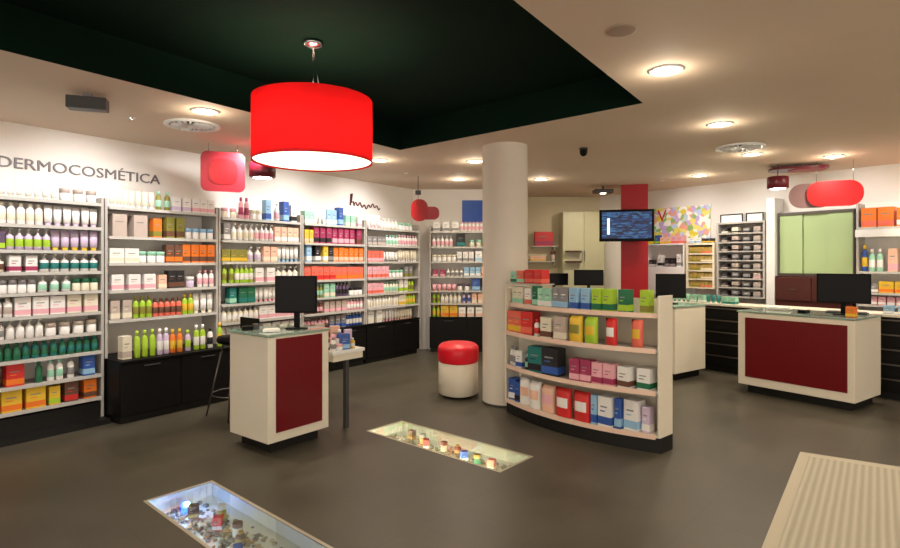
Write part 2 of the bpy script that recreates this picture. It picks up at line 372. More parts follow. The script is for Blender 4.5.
# ---------------------------------------------------------------- products
COL = dict(white=(236, 234, 230), cream=(228, 220, 196), pink=(232, 168, 180), lilac=(206, 186, 214), lime=(160, 200, 40), teal=(20, 112, 108),
           green=(18, 98, 62), orange=(232, 112, 24), yellow=(226, 182, 40), red=(206, 32, 30), magenta=(156, 40, 80), brown=(96, 58, 40),
           blue=(36, 76, 160), sky=(140, 186, 220), black=(24, 22, 26), grey=(130, 128, 128), peach=(236, 186, 158), coral=(226, 100, 78),
           olive=(128, 124, 40), purple=(86, 66, 96), gold=(176, 146, 60), mint=(150, 210, 180), taupe=(186, 170, 158))
CN = dict(lime='lime green', sky='pale blue', mint='mint green')
def pm(c, gloss=.4): return mat('pack_' + c, tuple(v * .9 + 200 * .08 for v in COL[c]), gloss)
PM = {}
def product_mesh(kind, c1, c2, w, h, d):
    key = (kind, c1, c2, round(w, 3), round(h, 3), round(d, 3))
    if key in PM: return PM[key]
    mb = MB(); mats = [pm(c1), pm(c2), pm('grey' if c1 != 'grey' else 'white'), pm('white')]
    if kind == 'carton':
        mb.box(-w / 2, w / 2, -d / 2, d / 2, 0, h, 0, bev=.0015)
        mb.box(-w / 2 - .0006, w / 2 + .0006, -d / 2 - .0008, d / 2, h * .08, h * .34, 1)
        mb.box(-w * .3, w * .22, -d / 2 - .0012, -d / 2, h * .64, h * .69, 2); mb.box(-w * .32, w * .05, -d / 2 - .0012, -d / 2, h * .5, h * .54, 1)
    elif kind == 'bottle':
        r = w / 2
        mb.lathe([(0, 0), (r * .92, 0), (r, .006), (r, h * .18, 0), (r * 1.015, h * .185, 1), (r * 1.015, h * .52, 1), (r, h * .525, 0), (r, h * .66), (r * .8, h * .75), (r * .42, h * .8),
                  (r * .42, h * .82), (r * .56, h * .825, 1), (r * .54, h * .99, 1), (0, h, 1)], seg=12)
    elif kind == 'pump_bottle':
        r = w / 2
        mb.lathe([(0, 0), (r, 0), (r, h * .15), (r * 1.01, h * .155, 1), (r * 1.01, h * .5, 1), (r, h * .505, 0), (r, h * .62), (r * .45, h * .7), (r * .45, h * .78, 3), (r * .14, h * .79, 3), (r * .14, h * .93, 3), (0, h * .93, 3)], seg=12)
        mb.box(-r * .25, r * .25, -r * .95, r * .3, h * .92, h, 3, bev=.002)
    elif kind == 'tube':
        r = w / 2; seg = 12; prof = [(r * .7, 0, .6, 1), (r * .7, h * .16, .6, 1), (r * .9, h * .17, .65, 0), (r, h * .5, .4, 0), (r * 1.05, h, .06, 0)]
        rings = [[mb.bm.verts.new((q[0] * math.cos(2 * PI * k / seg), q[0] * q[2] * math.sin(2 * PI * k / seg), q[1])) for k in range(seg)] for q in prof]
        for i in range(4):
            for k in range(seg):
                f = mb.bm.faces.new((rings[i][k], rings[i][(k + 1) % seg], rings[i + 1][(k + 1) % seg], rings[i + 1][k])); f.material_index = prof[i + 1][3]; f.smooth = i > 1
        mb.bm.faces.new(rings[0]).material_index = 1; mb.bm.faces.new(rings[-1])
    elif kind == 'jar':
        r = w / 2
        mb.lathe([(0, 0), (r * .95, 0), (r, .005), (r, h * .62), (r * .94, h * .64), (r * 1.03, h * .65, 1), (r * 1.03, h * .97, 1), (r * .98, h, 1), (0, h, 1)], seg=14)
    elif kind == 'pouch':
        nx, nz = 6, 6; g = {}
        for sgn in (-1, 1):
            for i in range(nx + 1):
                for j in range(nz + 1):
                    a, b = i / nx * 2 - 1, j / nz * 2 - 1; th = d / 2 * max(0, (1 - a ** 4)) * max(0, (1 - b ** 4)) ** .7 if j else d / 2 * .6 * max(0, 1 - a ** 4)
                    k = (i, j, 0 if th < 1e-5 else sgn)
                    if k not in g: g[k] = mb.bm.verts.new((a * w / 2, sgn * th, j / nz * h))
        for sgn in (-1, 1):
            for i in range(nx):
                for j in range(nz):
                    vs = []
                    for q in ((i, j), (i + 1, j), (i + 1, j + 1), (i, j + 1)):
                        v = g.get((q[0], q[1], sgn)) or g.get((q[0], q[1], 0)); vs.append(v)
                    if len(set(vs)) == 4:
                        try:
                            f = mb.bm.faces.new(vs); f.smooth = True; f.material_index = 1 if j in (2, 3) and 1 <= i <= 4 else 0
                        except ValueError: pass
    PM[key] = mb.mesh(kind, mats); return PM[key]
ORD = ['first', 'second', 'third', 'fourth', 'fifth', 'sixth', 'seventh', 'eighth', 'ninth', 'tenth', 'eleventh', 'twelfth'] + [f'{k}th' for k in range(13, 20)] + ['20th', '21st', '22nd', '23rd', '24th', '25th', '26th', '27th', '28th', '29th', '30th']
DEFW = dict(carton=.088, bottle=.058, pump_bottle=.066, tube=.058, jar=.075, pouch=.13)
COUNT = [0]
def place(kind, c1, c2, wdt, h, d, loc, rz, label, group):
    o = bpy.data.objects.new(kind, product_mesh(kind, c1, c2, wdt, h, d)); C.objects.link(o)
    o.location = loc; o.rotation_euler = (0, 0, rz); tag(o, label, dict(pump_bottle='bottle').get(kind, kind), group); COUNT[0] += 1; return o
def row(fr, x0, x1, y, z, spec, where, group, side='left', lip=0, yfun=None, gap=.006, avail=None, vary=False):
    """spec: 'kind colour accent share height [width]; ...' from left to right along the shelf. y: local y of the packs' fronts"""
    rg = random.Random(int(z * 1000) + int(x0 * 100)); items = []; x = x0 + .012; tot = x1 - x0 - .024
    for part in spec.split(';'):
        f = part.split()
        if not f: continue
        if f[0] == 'gap': x += tot * float(f[1]); continue
        kind, c1, c2, share, h = f[0], f[1], f[2], float(f[3]), float(f[4])
        wd = float(f[5]) if len(f) > 5 else DEFW[kind]; L = tot * share
        if avail: h = min(h * 1.14, avail)
        if vary and kind == 'carton' and c1 in ('white', 'cream', 'pink', 'lilac') and len(f) < 7:
            kind = rg.choice(['carton', 'carton', 'tube', 'bottle', 'jar', 'pump_bottle']); 
            if kind != 'carton': wd = DEFW[kind] * rg.uniform(.9, 1.25)
            if kind == 'jar': h = min(h, .12)
        n_ = max(1, int((L + gap) / (wd + gap))); step = L / n_
        for k in range(n_):
            items.append((kind, c1, c2, wd, h, x + step * (k + .5)))
        x += L
    N = len(items)
    for i, (kind, c1, c2, wd, h, xc) in enumerate(items):
        idx = i if side == 'left' else N - 1 - i
        d = dict(carton=min(.13, wd * 1.1), bottle=wd, pump_bottle=wd, tube=wd, jar=wd, pouch=.07)[kind]
        yy = (yfun(xc) if yfun else y) + d / 2 + random.uniform(0, .012)
        nm = {'pump_bottle': 'pump bottle'}.get(kind, kind)
        band = '' if c1 == c2 else f" with {CN.get(c2, c2)} {'label' if kind in ('carton', 'pouch') else 'cap'}"
        posn = f"{'' if idx == 0 else ORD[idx] + ' from '}{side if idx else side + 'most'}"
        lab = f"{CN.get(c1, c1)} {nm}{band}, {posn}, {where}"; lab = lab.replace("on the ", "").replace("in the ", "")
        if len(lab.replace("'", " ").split()) > 16: lab = lab.replace(band, '')
        p = fr.p(xc, yy, z + .0015)
        place(kind, c1, c2, wd, h, d, p, fr.a + random.uniform(-.03, .03), lab, group)

# ---------------------------------------------------------------- left wall shelving
def shelving(fr, x0, x1, levels, label, top=2.25, base=.0, depth=.34, cab=False, group='white wall shelving bays'):
    t = thing('shelving_unit', label, 'shelving', fr.p(x0, 0, 0), fr.a, group); L = x1 - x0; z0 = .62 if cab else 0
    MB().box(.0, L, depth - .015, depth, z0 + .002, top).build('back_panel', M_BACK, t)
    for sx in (0.0, L - .025):
        MB().box(sx, sx + .025, .02, depth - .016, z0 + .002, top - .02, bev=.002).build('upright', M_SHELF, t)
    for z in levels:
        s = MB().box(.026, L - .026, .0, depth - .016, z - .02, z, bev=.002).build('shelf', M_SHELF, t)
        MB().box(.03, L - .03, -.007, -.0005, z - .028, z + .002).build('price_rail', M_RAIL, s)
    return t
def base_cab(fr, x0, x1, y0, y1, h, label, doors=2, mats=(M_BLACK, M_BLACK), group='black low cabinets along the left wall', rail=False):
    t = thing('base_cabinet', label, 'cabinet', fr.p(x0, 0, 0), fr.a, group); L = x1 - x0
    MB().box(.02, L - .02, y0 + .05, y1, 0, .07).build('plinth', M_PLINTH, t)
    MB().box(0, L, y0 + .02, y1, .07, h - .025).build('body', mats[0], t)
    MB().box(-.0, L, y0 - .01, y1, h - .025, h, bev=.003).build('worktop', mats[1], t)
    dw = L / doors
    for k in range(doors):
        d = MB().box(k * dw + .004, (k + 1) * dw - .004, y0, y0 + .018, .08, h - .035, bev=.002).build('door', mats[0], t)
        MB().box(k * dw + dw / 2 - .08, k * dw + dw / 2 + .08, y0 - .012, y0 - .0005, h - .075, h - .065).build('handle', M_DGREY, d)
    return t
LA0 = [.255, .48, .71, .90, 1.10, 1.31, 1.50, 1.70, 1.93, 2.17]
A0 = shelving(F1, -1.66, -.41, LA0, 'tall bay of wall shelving nearest the entrance, beyond the bay under the lettering')
A0 = shelving(F1, -.40, .85, LA0, 'tall shelving bay under the lettering, reaching down to the floor', group='white wall shelving bays')
MB().box(0, 1.25, .03, .3, 0, .2).build('plinth', M_PLINTH, A0)
MB().box(0, 1.25, -.12, .02, 0, .05).build('kick_board', M_PLINTH, A0)
BN = {0: 'bay under the lettering', 1: 'second bay', 2: 'third bay', 3: 'fourth bay', 4: 'fifth bay', 5: 'rear bay'}
def sh(i): return ['bottom shelf', 'second shelf up', 'third shelf up', 'fourth shelf up', 'fifth shelf up', 'sixth shelf up', 'seventh shelf up', 'eighth shelf up', 'ninth shelf up', 'top shelf'][i]
rows0 = [
 'carton yellow orange .62 .17 .15; carton yellow lime .1 .15; carton brown red .14 .17 .11; carton orange brown .14 .16 .11',
 'carton coral red .3 .17 .16; carton red orange .22 .18 .13; bottle green green .1 .18; bottle white mint .12 .19; bottle white grey .1 .19; carton blue sky .16 .18 .1',
 'bottle green green .45 .15; bottle teal green .25 .16; bottle green teal .3 .15',
 'bottle white grey .35 .15; pump_bottle white white .25 .16; carton white taupe .4 .13',
 'bottle white taupe .4 .17 .07; carton white pink .35 .15 .12; carton cream pink .25 .16 .12',
 'carton cream brown .3 .15 .13; carton white grey .25 .14; carton white mint .25 .13; carton cream green .2 .15',  # brown on the cream packs stands in for shade at their bottoms
 'carton cream brown .35 .13; carton white magenta .22 .13; carton white teal .43 .15 .13',
 'carton purple lime .35 .15 .12; carton lilac lime .3 .17 .12; carton lilac yellow .35 .17 .12',
 'carton white grey .3 .19 .15; carton white cream .3 .17 .12; carton white lilac .4 .16 .12',
 'carton white grey .3 .13 .16; carton white cream .4 .13 .14; carton white taupe .3 .12 .12']
for i, sp in enumerate(rows0):
    row(F1, -.37, .82, .015, LA0[i], sp, f'on the {sh(i)}, {BN[0]}', f'products on the {sh(i)} under the lettering', 'right', avail=((LA0 + [2.45])[i + 1] - LA0[i] - .035), vary=True)
LA1 = [1.0, 1.30, 1.58, 1.85, 2.15]
LAN = [.86, 1.08, 1.33, 1.59, 1.85, 2.12]
bays = [(.86, 2.10, LA1, 'shelving bay beside the lettering, above the long black cabinet'),
        (2.11, 3.35, LAN, 'shelving bay above the white kiosk, left of the computer monitor'),
        (3.36, 4.60, LAN, 'shelving bay with the magenta and coral packs, behind the monitor'),
        (4.61, 5.95, LAN, 'last shelving bay of the left wall, before the room corner')]
for x0, x1, lv, lab in bays: shelving(F1, x0, x1, lv, lab, cab=True)
base_cab(F1, .87, 2.09, -.28, .34, .62, 'low black cabinet jutting out beside the bay under the lettering')
base_cab(F1, 2.11, 3.35, 0, .34, .62, 'low black cabinet hidden behind the white kiosk')
base_cab(F1, 3.36, 4.60, 0, .34, .62, 'low black cabinet behind the small white display table')
base_cab(F1, 4.61, 5.93, 0, .34, .62, 'low black cabinet at the corner end of the left wall')
rows1 = [(.62, 'carton cream taupe .12 .2; bottle lime lime .2 .24; bottle lilac white .12 .24; bottle orange yellow .13 .22; bottle lilac lime .1 .2; bottle lime white .13 .24; bottle white black .1 .2; bottle lime yellow .1 .24'),
 (1.0, 'carton taupe cream .2 .17; bottle lime olive .18 .2; bottle coral brown .28 .17; bottle lime yellow .12 .2; carton white cream .22 .2'),
 (1.30, 'carton white pink .42 .14 .12; carton peach cream .1 .13; carton black brown .16 .17; carton lilac white .14 .16; carton white pink .18 .17 .13'),
 (1.58, 'carton white cream .25 .13 .14; carton white mint .25 .17 .16; carton brown orange .16 .17; carton orange brown .34 .18'),
 (1.85, 'carton taupe taupe .35 .2 .14; carton orange olive .14 .18; carton olive brown .2 .2; carton white sky .31 .18 .13'),
 (2.15, 'carton cream white .4 .16 .12; bottle olive mint .16 .18; carton white lilac .2 .14; carton white pink .24 .14')]
lev1 = ['cabinet top', 'lowest shelf', 'second shelf up', 'third shelf up', 'fourth shelf up', 'top shelf']
for i, (z, sp) in enumerate(rows1):
    row(F1, .89, 2.07, .015 if i else -.2, z, sp, f'on the {lev1[i]}, {BN[1]}', f'products on the {lev1[i]} of the second bay', avail=([.98, 1.28, 1.56, 1.83, 2.13, 2.5][i] - z - .015), vary=i > 0)
lev2 = ['cabinet top', 'lowest shelf', 'second shelf up', 'third shelf up', 'fourth shelf up', 'fifth shelf up', 'top shelf']
rows2 = [(.62, 'carton white cream .5 .16 .12; carton white pink .5 .16 .12'),
 (.86, 'carton cream white .45 .16 .13; carton white pink .55 .15 .12'),
 (1.08, 'gap .06; carton teal mint .14 .17 .09; carton green teal .2 .17 .11; carton white pink .3 .16 .13; carton cream peach .3 .16 .12'),
 (1.33, 'bottle lime olive .16 .2; bottle lime white .22 .21; carton white pink .3 .16 .12; carton cream white .32 .17 .12'),
 (1.59, 'carton olive yellow .3 .13 .11; carton white lilac .2 .16 .11; carton peach cream .2 .17 .1; carton white sky .3 .18 .12'),
 (1.85, 'carton grey white .12 .18; carton white cream .28 .18 .12; carton white pink .25 .19; carton peach white .35 .17'),
 (2.12, 'carton cream pink .2 .2; bottle pink magenta .14 .24; carton white cream .16 .2; carton sky blue .14 .27 .08; carton white pink .12 .2; carton blue sky .1 .24; carton white black .14 .2')]
rows3 = [(.62, 'carton pink brown .4 .15 .1; carton grey blue .3 .16; bottle blue white .3 .18'),
 (.86, 'bottle brown pink .3 .15; carton taupe pink .4 .14; bottle pink white .3 .15'),
 (1.08, 'bottle olive mint .3 .17; carton mint cream .2 .17; bottle purple black .25 .18; carton white black .25 .18'),
 (1.33, 'carton coral red .5 .17 .11; carton coral orange .5 .16 .11'),
 (1.59, 'carton sky white .14 .2; carton black white .14 .21; carton yellow white .1 .2; carton black grey .08 .2; carton orange peach .54 .18'),
 (1.85, 'carton yellow peach .14 .16 .07; carton magenta black .3 .2; carton magenta pink .4 .2; carton magenta brown .16 .21 .1'),
 (2.12, 'carton mint white .16 .15; carton white cream .2 .2; carton sky white .16 .19; carton blue sky .14 .26; carton mint cream .2 .14; carton white pink .14 .14')]
rows4 = [(.62, 'carton white cream .3 .18 .13; carton white pink .3 .17; carton cream peach .3 .15'),
 (.86, 'carton white cream .6 .17 .2; carton cream yellow .15 .15; bottle lime yellow .2 .2'),
 (1.08, 'carton pink coral .3 .15; carton cream mint .3 .16; carton white lime .2 .19; bottle lime olive .12 .2'),
 (1.33, 'carton pink coral .4 .16; carton white mint .3 .14; carton grey olive .2 .15'),
 (1.59, 'carton coral pink .3 .15; carton white grey .3 .14; carton cream white .4 .17'),
 (1.85, 'carton grey taupe .35 .12 .1; carton white mint .25 .15; carton white pink .4 .16'),
 (2.12, 'carton white pink .25 .18; carton cream white .35 .15 .1; carton white mint .3 .16')]
for rws, (x0, x1), bn in ((rows2, (2.14, 3.32), 2), (rows3, (3.39, 4.57), 3), (rows4, (4.64, 5.92), 4)):
    for i, (z, sp) in enumerate(rws):
        row(F1, x0, x1, .015 if i else .03, z, sp, f'on the {lev2[i]}, {BN[bn]}', f'products on the {lev2[i]} of the {BN[bn]}', avail=((LAN + [2.42])[i] - z - .035), vary=True)
# rear bay next to the column
shelving(F2, .06, 1.38, LAN, 'shelving bay on the rear wall, left of the white column', cab=True, depth=.33)
base_cab(F2, .06, 1.38, 0, .33, .62, 'low black cabinet on the rear wall behind the red pouf')
rows5 = [(.62, 'bottle lime yellow .12 .2; carton yellow orange .25 .17 .14; carton white peach .6 .15 .12'),
 (.86, 'bottle lime olive .12 .18; carton cream white .3 .15; bottle lilac blue .14 .18; carton peach cream .35 .15'),
 (1.08, 'carton pink coral .35 .1; carton white purple .2 .14; carton blue sky .3 .2 .14; carton white blue .12 .18'),
 (1.33, 'carton magenta pink .2 .1; carton white grey .25 .12; carton sky white .25 .14; carton peach orange .3 .15'),
 (1.59, 'carton white cream .35 .14; carton white grey .25 .15; carton white sky .4 .16 .12'),
 (1.85, 'carton white pink .3 .17 .12; carton black teal .22 .2 .15; carton cream mint .2 .18; carton mint lime .2 .19 .12'),
 (2.12, 'carton white grey .4 .15 .12; carton white pink .5 .15 .12')]
for i, (z, sp) in enumerate(rows5):
    row(F2, .09, 1.35, .015, z, sp, f'on the {lev2[i]}, {BN[5]}', f'products on the {lev2[i]} of the rear bay', avail=((LAN + [2.42])[i] - z - .035), vary=True)
t = thing('wall_poster', 'square blue poster high on the rear wall beside the column', 'poster', (.42, W2Y - .0, 2.5))
MB().box(-.2, .2, -.02, -.001, -.2, .2).build('board', mat('poster_blue', (36, 86, 178), .4, noise=.2, nscale=6), t)

# wall lettering
def text_obj(txt, size, depth, m, name, parent=None):
    cu = bpy.data.curves.new(name, 'FONT'); cu.body = txt; cu.size = size; cu.extrude = depth; cu.align_x = 'CENTER'; cu.resolution_u = 3
    o = bpy.data.objects.new('tmp', cu); C.objects.link(o); bpy.context.view_layer.update()
    me = bpy.data.meshes.new_from_object(o.evaluated_get(bpy.context.evaluated_depsgraph_get())); bpy.data.objects.remove(o)
    xs = [v.co.x for v in me.vertices]; me.transform(Matrix.Rotation(PI / 2, 4, 'X')); me.materials.clear(); me.materials.append(m)
    q = bpy.data.objects.new(name, me); C.objects.link(q)
    if parent: q.parent = parent
    return q, max(xs) - min(xs)
q, wd = text_obj('DERMOCOSMÉTICA', .17, .006, M_GREYL, 'wall_lettering')
q.scale = (1.50 / wd, 1, .86); p = F1.p(.83, .352, 2.475); q.location = p; q.rotation_euler = (0, 0, F1.a)
tag(q, 'grey wall lettering DERMOCOSMÉTICA above the leftmost shelving', 'sign')
def script_sign(loc, rz, m, label, wdt=.7):
    mb = MB(); pts = []; 
    mb.tube([(-wdt / 2, 0, .02), (-wdt / 2 + .01, 0, .2), (-wdt / 2 + .04, 0, .21), (-wdt / 2 + .02, 0, .06), (-wdt / 2 + .06, 0, .09), (-wdt / 2 + .09, 0, .02)], .011, seg=6)
    for k in range(40):
        a = k / 39; pts.append((-wdt / 2 + .09 + a * (wdt - .1), 0, .04 + .035 * math.sin(a * 38) * (1 - .3 * a) + .02 * math.sin(a * 11)))
    mb.tube(pts, .009, seg=6)
    o = mb.build('script_sign', m); o.location = loc; o.rotation_euler = (0, 0, rz); tag(o, label, 'sign'); return o
script_sign(F1.p(4.95, .345, 2.46), F1.a, M_MAROON, 'small dark red handwritten lettering high on the wall above the fifth bay')

# hanging signs: red acrylic plates with a maroon lamp
def spot_pod(loc, r, h, label):
    t = thing('pendant_spotlight', label, 'ceiling light', loc, 0, 'maroon cylinder spotlights'); x, y, z = loc
    MB().lathe([(0, 0), (r * .9, 0), (r, .01), (r, h), (r * .9, h + .01), (0, h + .01)], seg=28).build('housing', M_MAROON, t)
    MB().lathe([(0, -.003), (r * .7, -.003), (r * .7, .0)], seg=28).build('lens', M_LAMP, t)
    if CEIL - z - h > .03: MB().tube([(0, 0, h), (0, 0, CEIL - z)], .006).build('rod', M_DGREY, t)
    light('spot_beam', 'SPOT', (0, 0, -.02), 18, t, size=.05, angle=120)
spot_pod((-2.13, 6.36, 2.545), .145, .16, 'maroon cylinder spotlight partly behind the red square plate')
t = thing('hanging_sign', 'red rounded square acrylic plate hanging above the third bay, left of the pendant', 'sign', (-2.52, 6.22, 0), R(25), 'red acrylic hanging plates')
MB().plate(rrect(.46, .44, .07, cz=2.59), -.012, .012).build('plate', M_SIGNP, t)
MB().plate(rrect(.3, .28, .1, cz=2.59), -.016, -.0125).build('emblem', mat('emblem_red', (158, 30, 36), .3, noise=.2, nscale=20), t)
MB().tube([(-.15, 0, 2.8), (-.15, 0, CEIL)], .003).tube([(.15, 0, 2.8), (.15, 0, CEIL)], .003).build('hanging_wire', M_CHROME, t)
t = thing('hanging_sign', 'small red disc plate hanging above the room corner shelving', 'sign', (-.47, 8.6, 0), R(10), 'red acrylic hanging plates')
MB().plate(rrect(.26, .34, .12, cz=2.38), -.012, .012).build('plate', M_SIGNR, t)
MB().plate(rrect(.34, .2, .08, cx=.14, cz=2.34), .014, .034).build('rear_plate', M_SIGNP, t, 'paler red plate overlapping behind')
MB().box(-.06, .02, -.04, .04, 2.62, 2.68).tube([(-.02, 0, 2.68), (-.02, 0, CEIL)], .006).tube([(-.02, 0, 2.62), (-.02, 0, 2.5)], .004).build('lamp_holder', M_DGREY, t)
spot_pod((4.42, 7.55, 2.575), .13, .15, 'maroon cylinder spotlight left of the red capsule sign')
t = thing('hanging_sign', 'long red capsule plate hanging in front of the green glass panels', 'sign', (4.98, 7.25, 0), R(-25), 'red acrylic hanging plates')
MB().plate(rrect(.62, .33, .15, cx=.0, cz=2.475), -.012, .012).build('plate', M_SIGNR, t)
MB().plate(rrect(.5, .32, .15, cx=-.26, cz=2.46), .02, .035).build('rear_plate', M_SIGNG, t, 'smoky translucent plate overlapping behind')
MB().tube([(-.2, 0, 2.63), (-.2, 0, CEIL)], .003).tube([(.2, 0, 2.63), (.2, 0, CEIL)], .003).build('hanging_wire', M_CHROME, t)
t = thing('ceiling_plate', 'flat dark red rounded plate fixed under the ceiling above the capsule sign', 'sign', (4.72, 7.6, CEIL - .07), R(-22))
mb = MB(); mb.prism(rrect(.7, .42, .18), 0, .03, 0).build('plate', M_MAROON, t)
MB().prism(rrect(.44, .34, .15, cx=.1), -.008, -.0005).build('face_plate', M_REDC, t, 'brighter red face under the plate')
MB().lathe([(.05, .03), (.05, .07)], seg=16).build('mount', M_DGREY, t)

# ---------------------------------------------------------------- counters
def counter(fr, L, D, label, px0, px1, pz0, pz1, group=None, name='checkout_counter'):
    t = thing(name, label, 'counter', fr.p(0, 0, 0), fr.a, group)
    MB().box(.08, L - .06, .08, D - .06, 0, .1).build('plinth', M_PLINTH, t)
    MB().box(0, L, 0, D, .1, .97, bev=.006).build('body', M_WHITE, t)
    MB().box(-.012, L + .012, -.012, D + .012, .975, .997, bev=.004).build('glass_top', M_GLASS, t, 'pale green glass top')
    MB().box(.04, L - .04, .04, D - .04, .97, .975).build('top_spacer', M_WHITE2, t)
    MB().box(px0, px1, -.008, -.0005, pz0, pz1).build('front_panel', M_REDP, t, 'glossy dark red front panel')
    return t
FK = Frame(-1.484, 4.565, 52)
counter(FK, .63, .57, 'white square kiosk with a dark red panel, carrying a computer monitor', .075, .55, .18, .955, name='display_kiosk')
FR = Frame(3.541, 6.885, -55)
counter(FR, 1.234, .72, 'wide white checkout counter with a dark red front, right side of the shop', .09, 1.165, .2, .915, 'white checkout counters')
FM = Frame(2.27, 8.42, -55)
counter(FM, 1.234, .72, 'white checkout counter half hidden behind the curved product gondola', .09, 1.14, .2, .915, 'white checkout counters')
FL = Frame(1.12, 9.32, -35)
counter(FL, 1.1, .6, 'farthest white checkout counter, below the tall pale cabinet', .09, 1.0, .2, .915, 'white checkout counters')
def monitor(loc, rz, wd, hg, label, z=.999, gap=.12):
    t = thing('computer_monitor', label, 'monitor', (loc[0], loc[1], z), rz, 'black computer monitors')
    MB().lathe([(0, 0), (.1, 0), (.1, .008), (.03, .014), (0, .014)], seg=28, sy=.75).build('foot', M_BLK2, t)
    MB().box(-.025, .025, .0, .02, .01, gap + .1, bev=.004).build('neck', M_BLK2, t)
    MB().box(-wd / 2, wd / 2, -.03, -.0, gap, gap + hg, bev=.006).build('housing', M_BLK2, t)
    MB().box(-wd / 2 + .015, wd / 2 - .015, -.0325, -.031, gap + .02, gap + hg - .015).build('screen', M_SCREEN, t)
monitor(FK.p(.40, .16), R(0), .37, .33, 'black monitor standing on the white kiosk', gap=.14)
monitor(FR.p(1.0, .35), R(-35), .50, .33, 'black monitor on the wide right counter, before the green panels', gap=.13)
monitor((3.12, 7.92), R(-20), .4, .34, 'black monitor on the counter behind the gondola, below the lettered shelf', gap=.08)
monitor((2.22, 8.97), R(-8), .46, .25, 'black monitor just left of the red pillar, behind the gondola', gap=.21)
monitor((1.72, 9.24), R(15), .48, .2, 'low black monitor furthest left above the gondola', gap=.2)
def small(name, label, cat, loc, rz, boxes, group=None):
    t = thing(name, label, cat, loc, rz, group)
    for nm, m, bx in boxes:
        MB().box(*bx, bev=.003).build(nm, m, t)
    return t
def keyboard(loc, rz, label, z=.999):
    return small('keyboard', label, 'keyboard', (loc[0], loc[1], z), rz, [('base', M_DGREY, (-.2, .2, -.07, .07, 0, .016)), ('key_block', M_GREY, (-.185, .185, -.055, .055, .0165, .024))])
small('barcode_scanner', 'small black scanner lying on the kiosk top, left of its monitor', 'scanner', FK.p(.07, .42, .999), R(30), [('grip', M_BLK2, (-.04, .05, -.03, .03, 0, .035)), ('head', M_DGREY, (.052, .1, -.035, .035, .005, .05))])
small('paper_stack', 'white paper tray on the kiosk glass top, under the monitor edge', 'papers', FK.p(.14, .16, .999), R(20), [('tray', M_WHITE2, (-.07, .07, -.05, .05, 0, .02)), ('sheet', mat('paper', (240, 238, 230), .7), (-.06, .06, -.04, .04, .021, .026))])
small('card_terminal', 'small dark card terminal at the middle of the wide right counter', 'card terminal', FR.p(.65, .22, .999), R(-55), [('body', M_BLK2, (-.04, .04, -.07, .07, 0, .035)), ('keypad', M_GREY, (-.03, .03, -.06, .01, .036, .04))])
place('carton', 'orange', 'yellow', .09, .11, .06, FR.p(1.16, .12, .999), R(-60), 'small orange carton on the right counter beside the monitor', 'cartons left on the counter')
small('leaflet_holder', 'pale leaflet tray on the left part of the wide right counter', 'leaflets', FR.p(.3, .4, .999), R(-50), [('tray', M_SHELF, (-.12, .12, -.08, .08, 0, .02)), ('leaflet', mat('paper2', (226, 232, 222), .6), (-.1, .1, -.065, .065, .021, .04))])
small('paper_box', 'white receipt printer on the far counter, below the low monitor', 'printer', (1.86, 8.98, .999), R(-30), [('body', M_WHITE2, (-.1, .1, -.08, .08, 0, .13)), ('paper_slot', M_DGREY, (-.07, .07, -.06, -.04, .131, .134))])
keyboard(FR.p(.95, .58), R(-45), 'grey keyboard behind the monitor of the right counter')

# ---------------------------------------------------------------- pouf
t = thing('pouf', 'red topped white drum pouf standing beside the white column', 'pouf', (.10, 6.74, 0))
MB().lathe([(0, .0), (.2, .0), (.2, .03), (0, .03)], seg=40, sy=1.3).build('plinth', M_PLINTH, t)
MB().lathe([(0, .03), (.232, .03), (.238, .036), (.238, .40), (.232, .405), (0, .405)], seg=48, sy=1.35).build('drum', M_WHITE, t)
MB().lathe([(0, .406), (.238, .406), (.245, .42), (.245, .55), (.238, .58), (.21, .605), (.1, .62), (0, .625)], seg=48, sy=1.35).build('cushion', M_RED, t, 'red vinyl seat cushion')

# ---------------------------------------------------------------- display table behind the kiosk
FT = Frame(-1.084, 5.20, 52)
t = thing('display_table', 'small white display table with dark legs behind the kiosk', 'table', FT.p(0, 0, 0), FT.a)
MB().box(0, .40, 0, 1.0, .72, .75, bev=.003).build('tabletop', M_WHITE2, t)
MB().box(.015, .385, .015, .985, .655, .7195).build('apron', M_WHITE, t)
for x, y in ((.2, .05), (.2, .95)):
    MB().box(x - .02, x + .02, y - .02, y + .02, 0, .654).build('leg', M_DGREY, t)
FTT = Frame(*FT.p(0, 0).xy, 52)
random.seed(5)
tp = [(.05, .06, 'bottle', 'white', 'grey', .05, .13), (.12, .05, 'jar', 'white', 'pink', .06, .06), (.20, .07, 'carton', 'blue', 'sky', .09, .15), (.29, .06, 'bottle', 'yellow', 'white', .05, .1),
      (.06, .16, 'bottle', 'black', 'white', .05, .14), (.14, .17, 'tube', 'pink', 'white', .05, .14), (.23, .18, 'bottle', 'blue', 'white', .06, .18), (.33, .17, 'carton', 'lilac', 'purple', .07, .17),
      (.07, .28, 'carton', 'pink', 'magenta', .08, .17), (.17, .28, 'bottle', 'brown', 'peach', .05, .19), (.27, .3, 'carton', 'peach', 'white', .09, .2),
      (.07, .42, 'carton', 'white', 'grey', .09, .2), (.18, .42, 'carton', 'taupe', 'purple', .09, .22), (.28, .43, 'bottle', 'grey', 'black', .06, .2)]
for i, (x, y, k, c1, c2, wd, h) in enumerate(tp):
    cap = 'label' if k == 'carton' else 'cap'
    place(k, c1, c2, wd, h, wd * .8 if k == 'carton' else wd, FT.p(x, y, .7515), FT.a - .5, f'{CN.get(c1, c1)} {k} with {c2} {cap} on the small display table', 'products on the small display table')

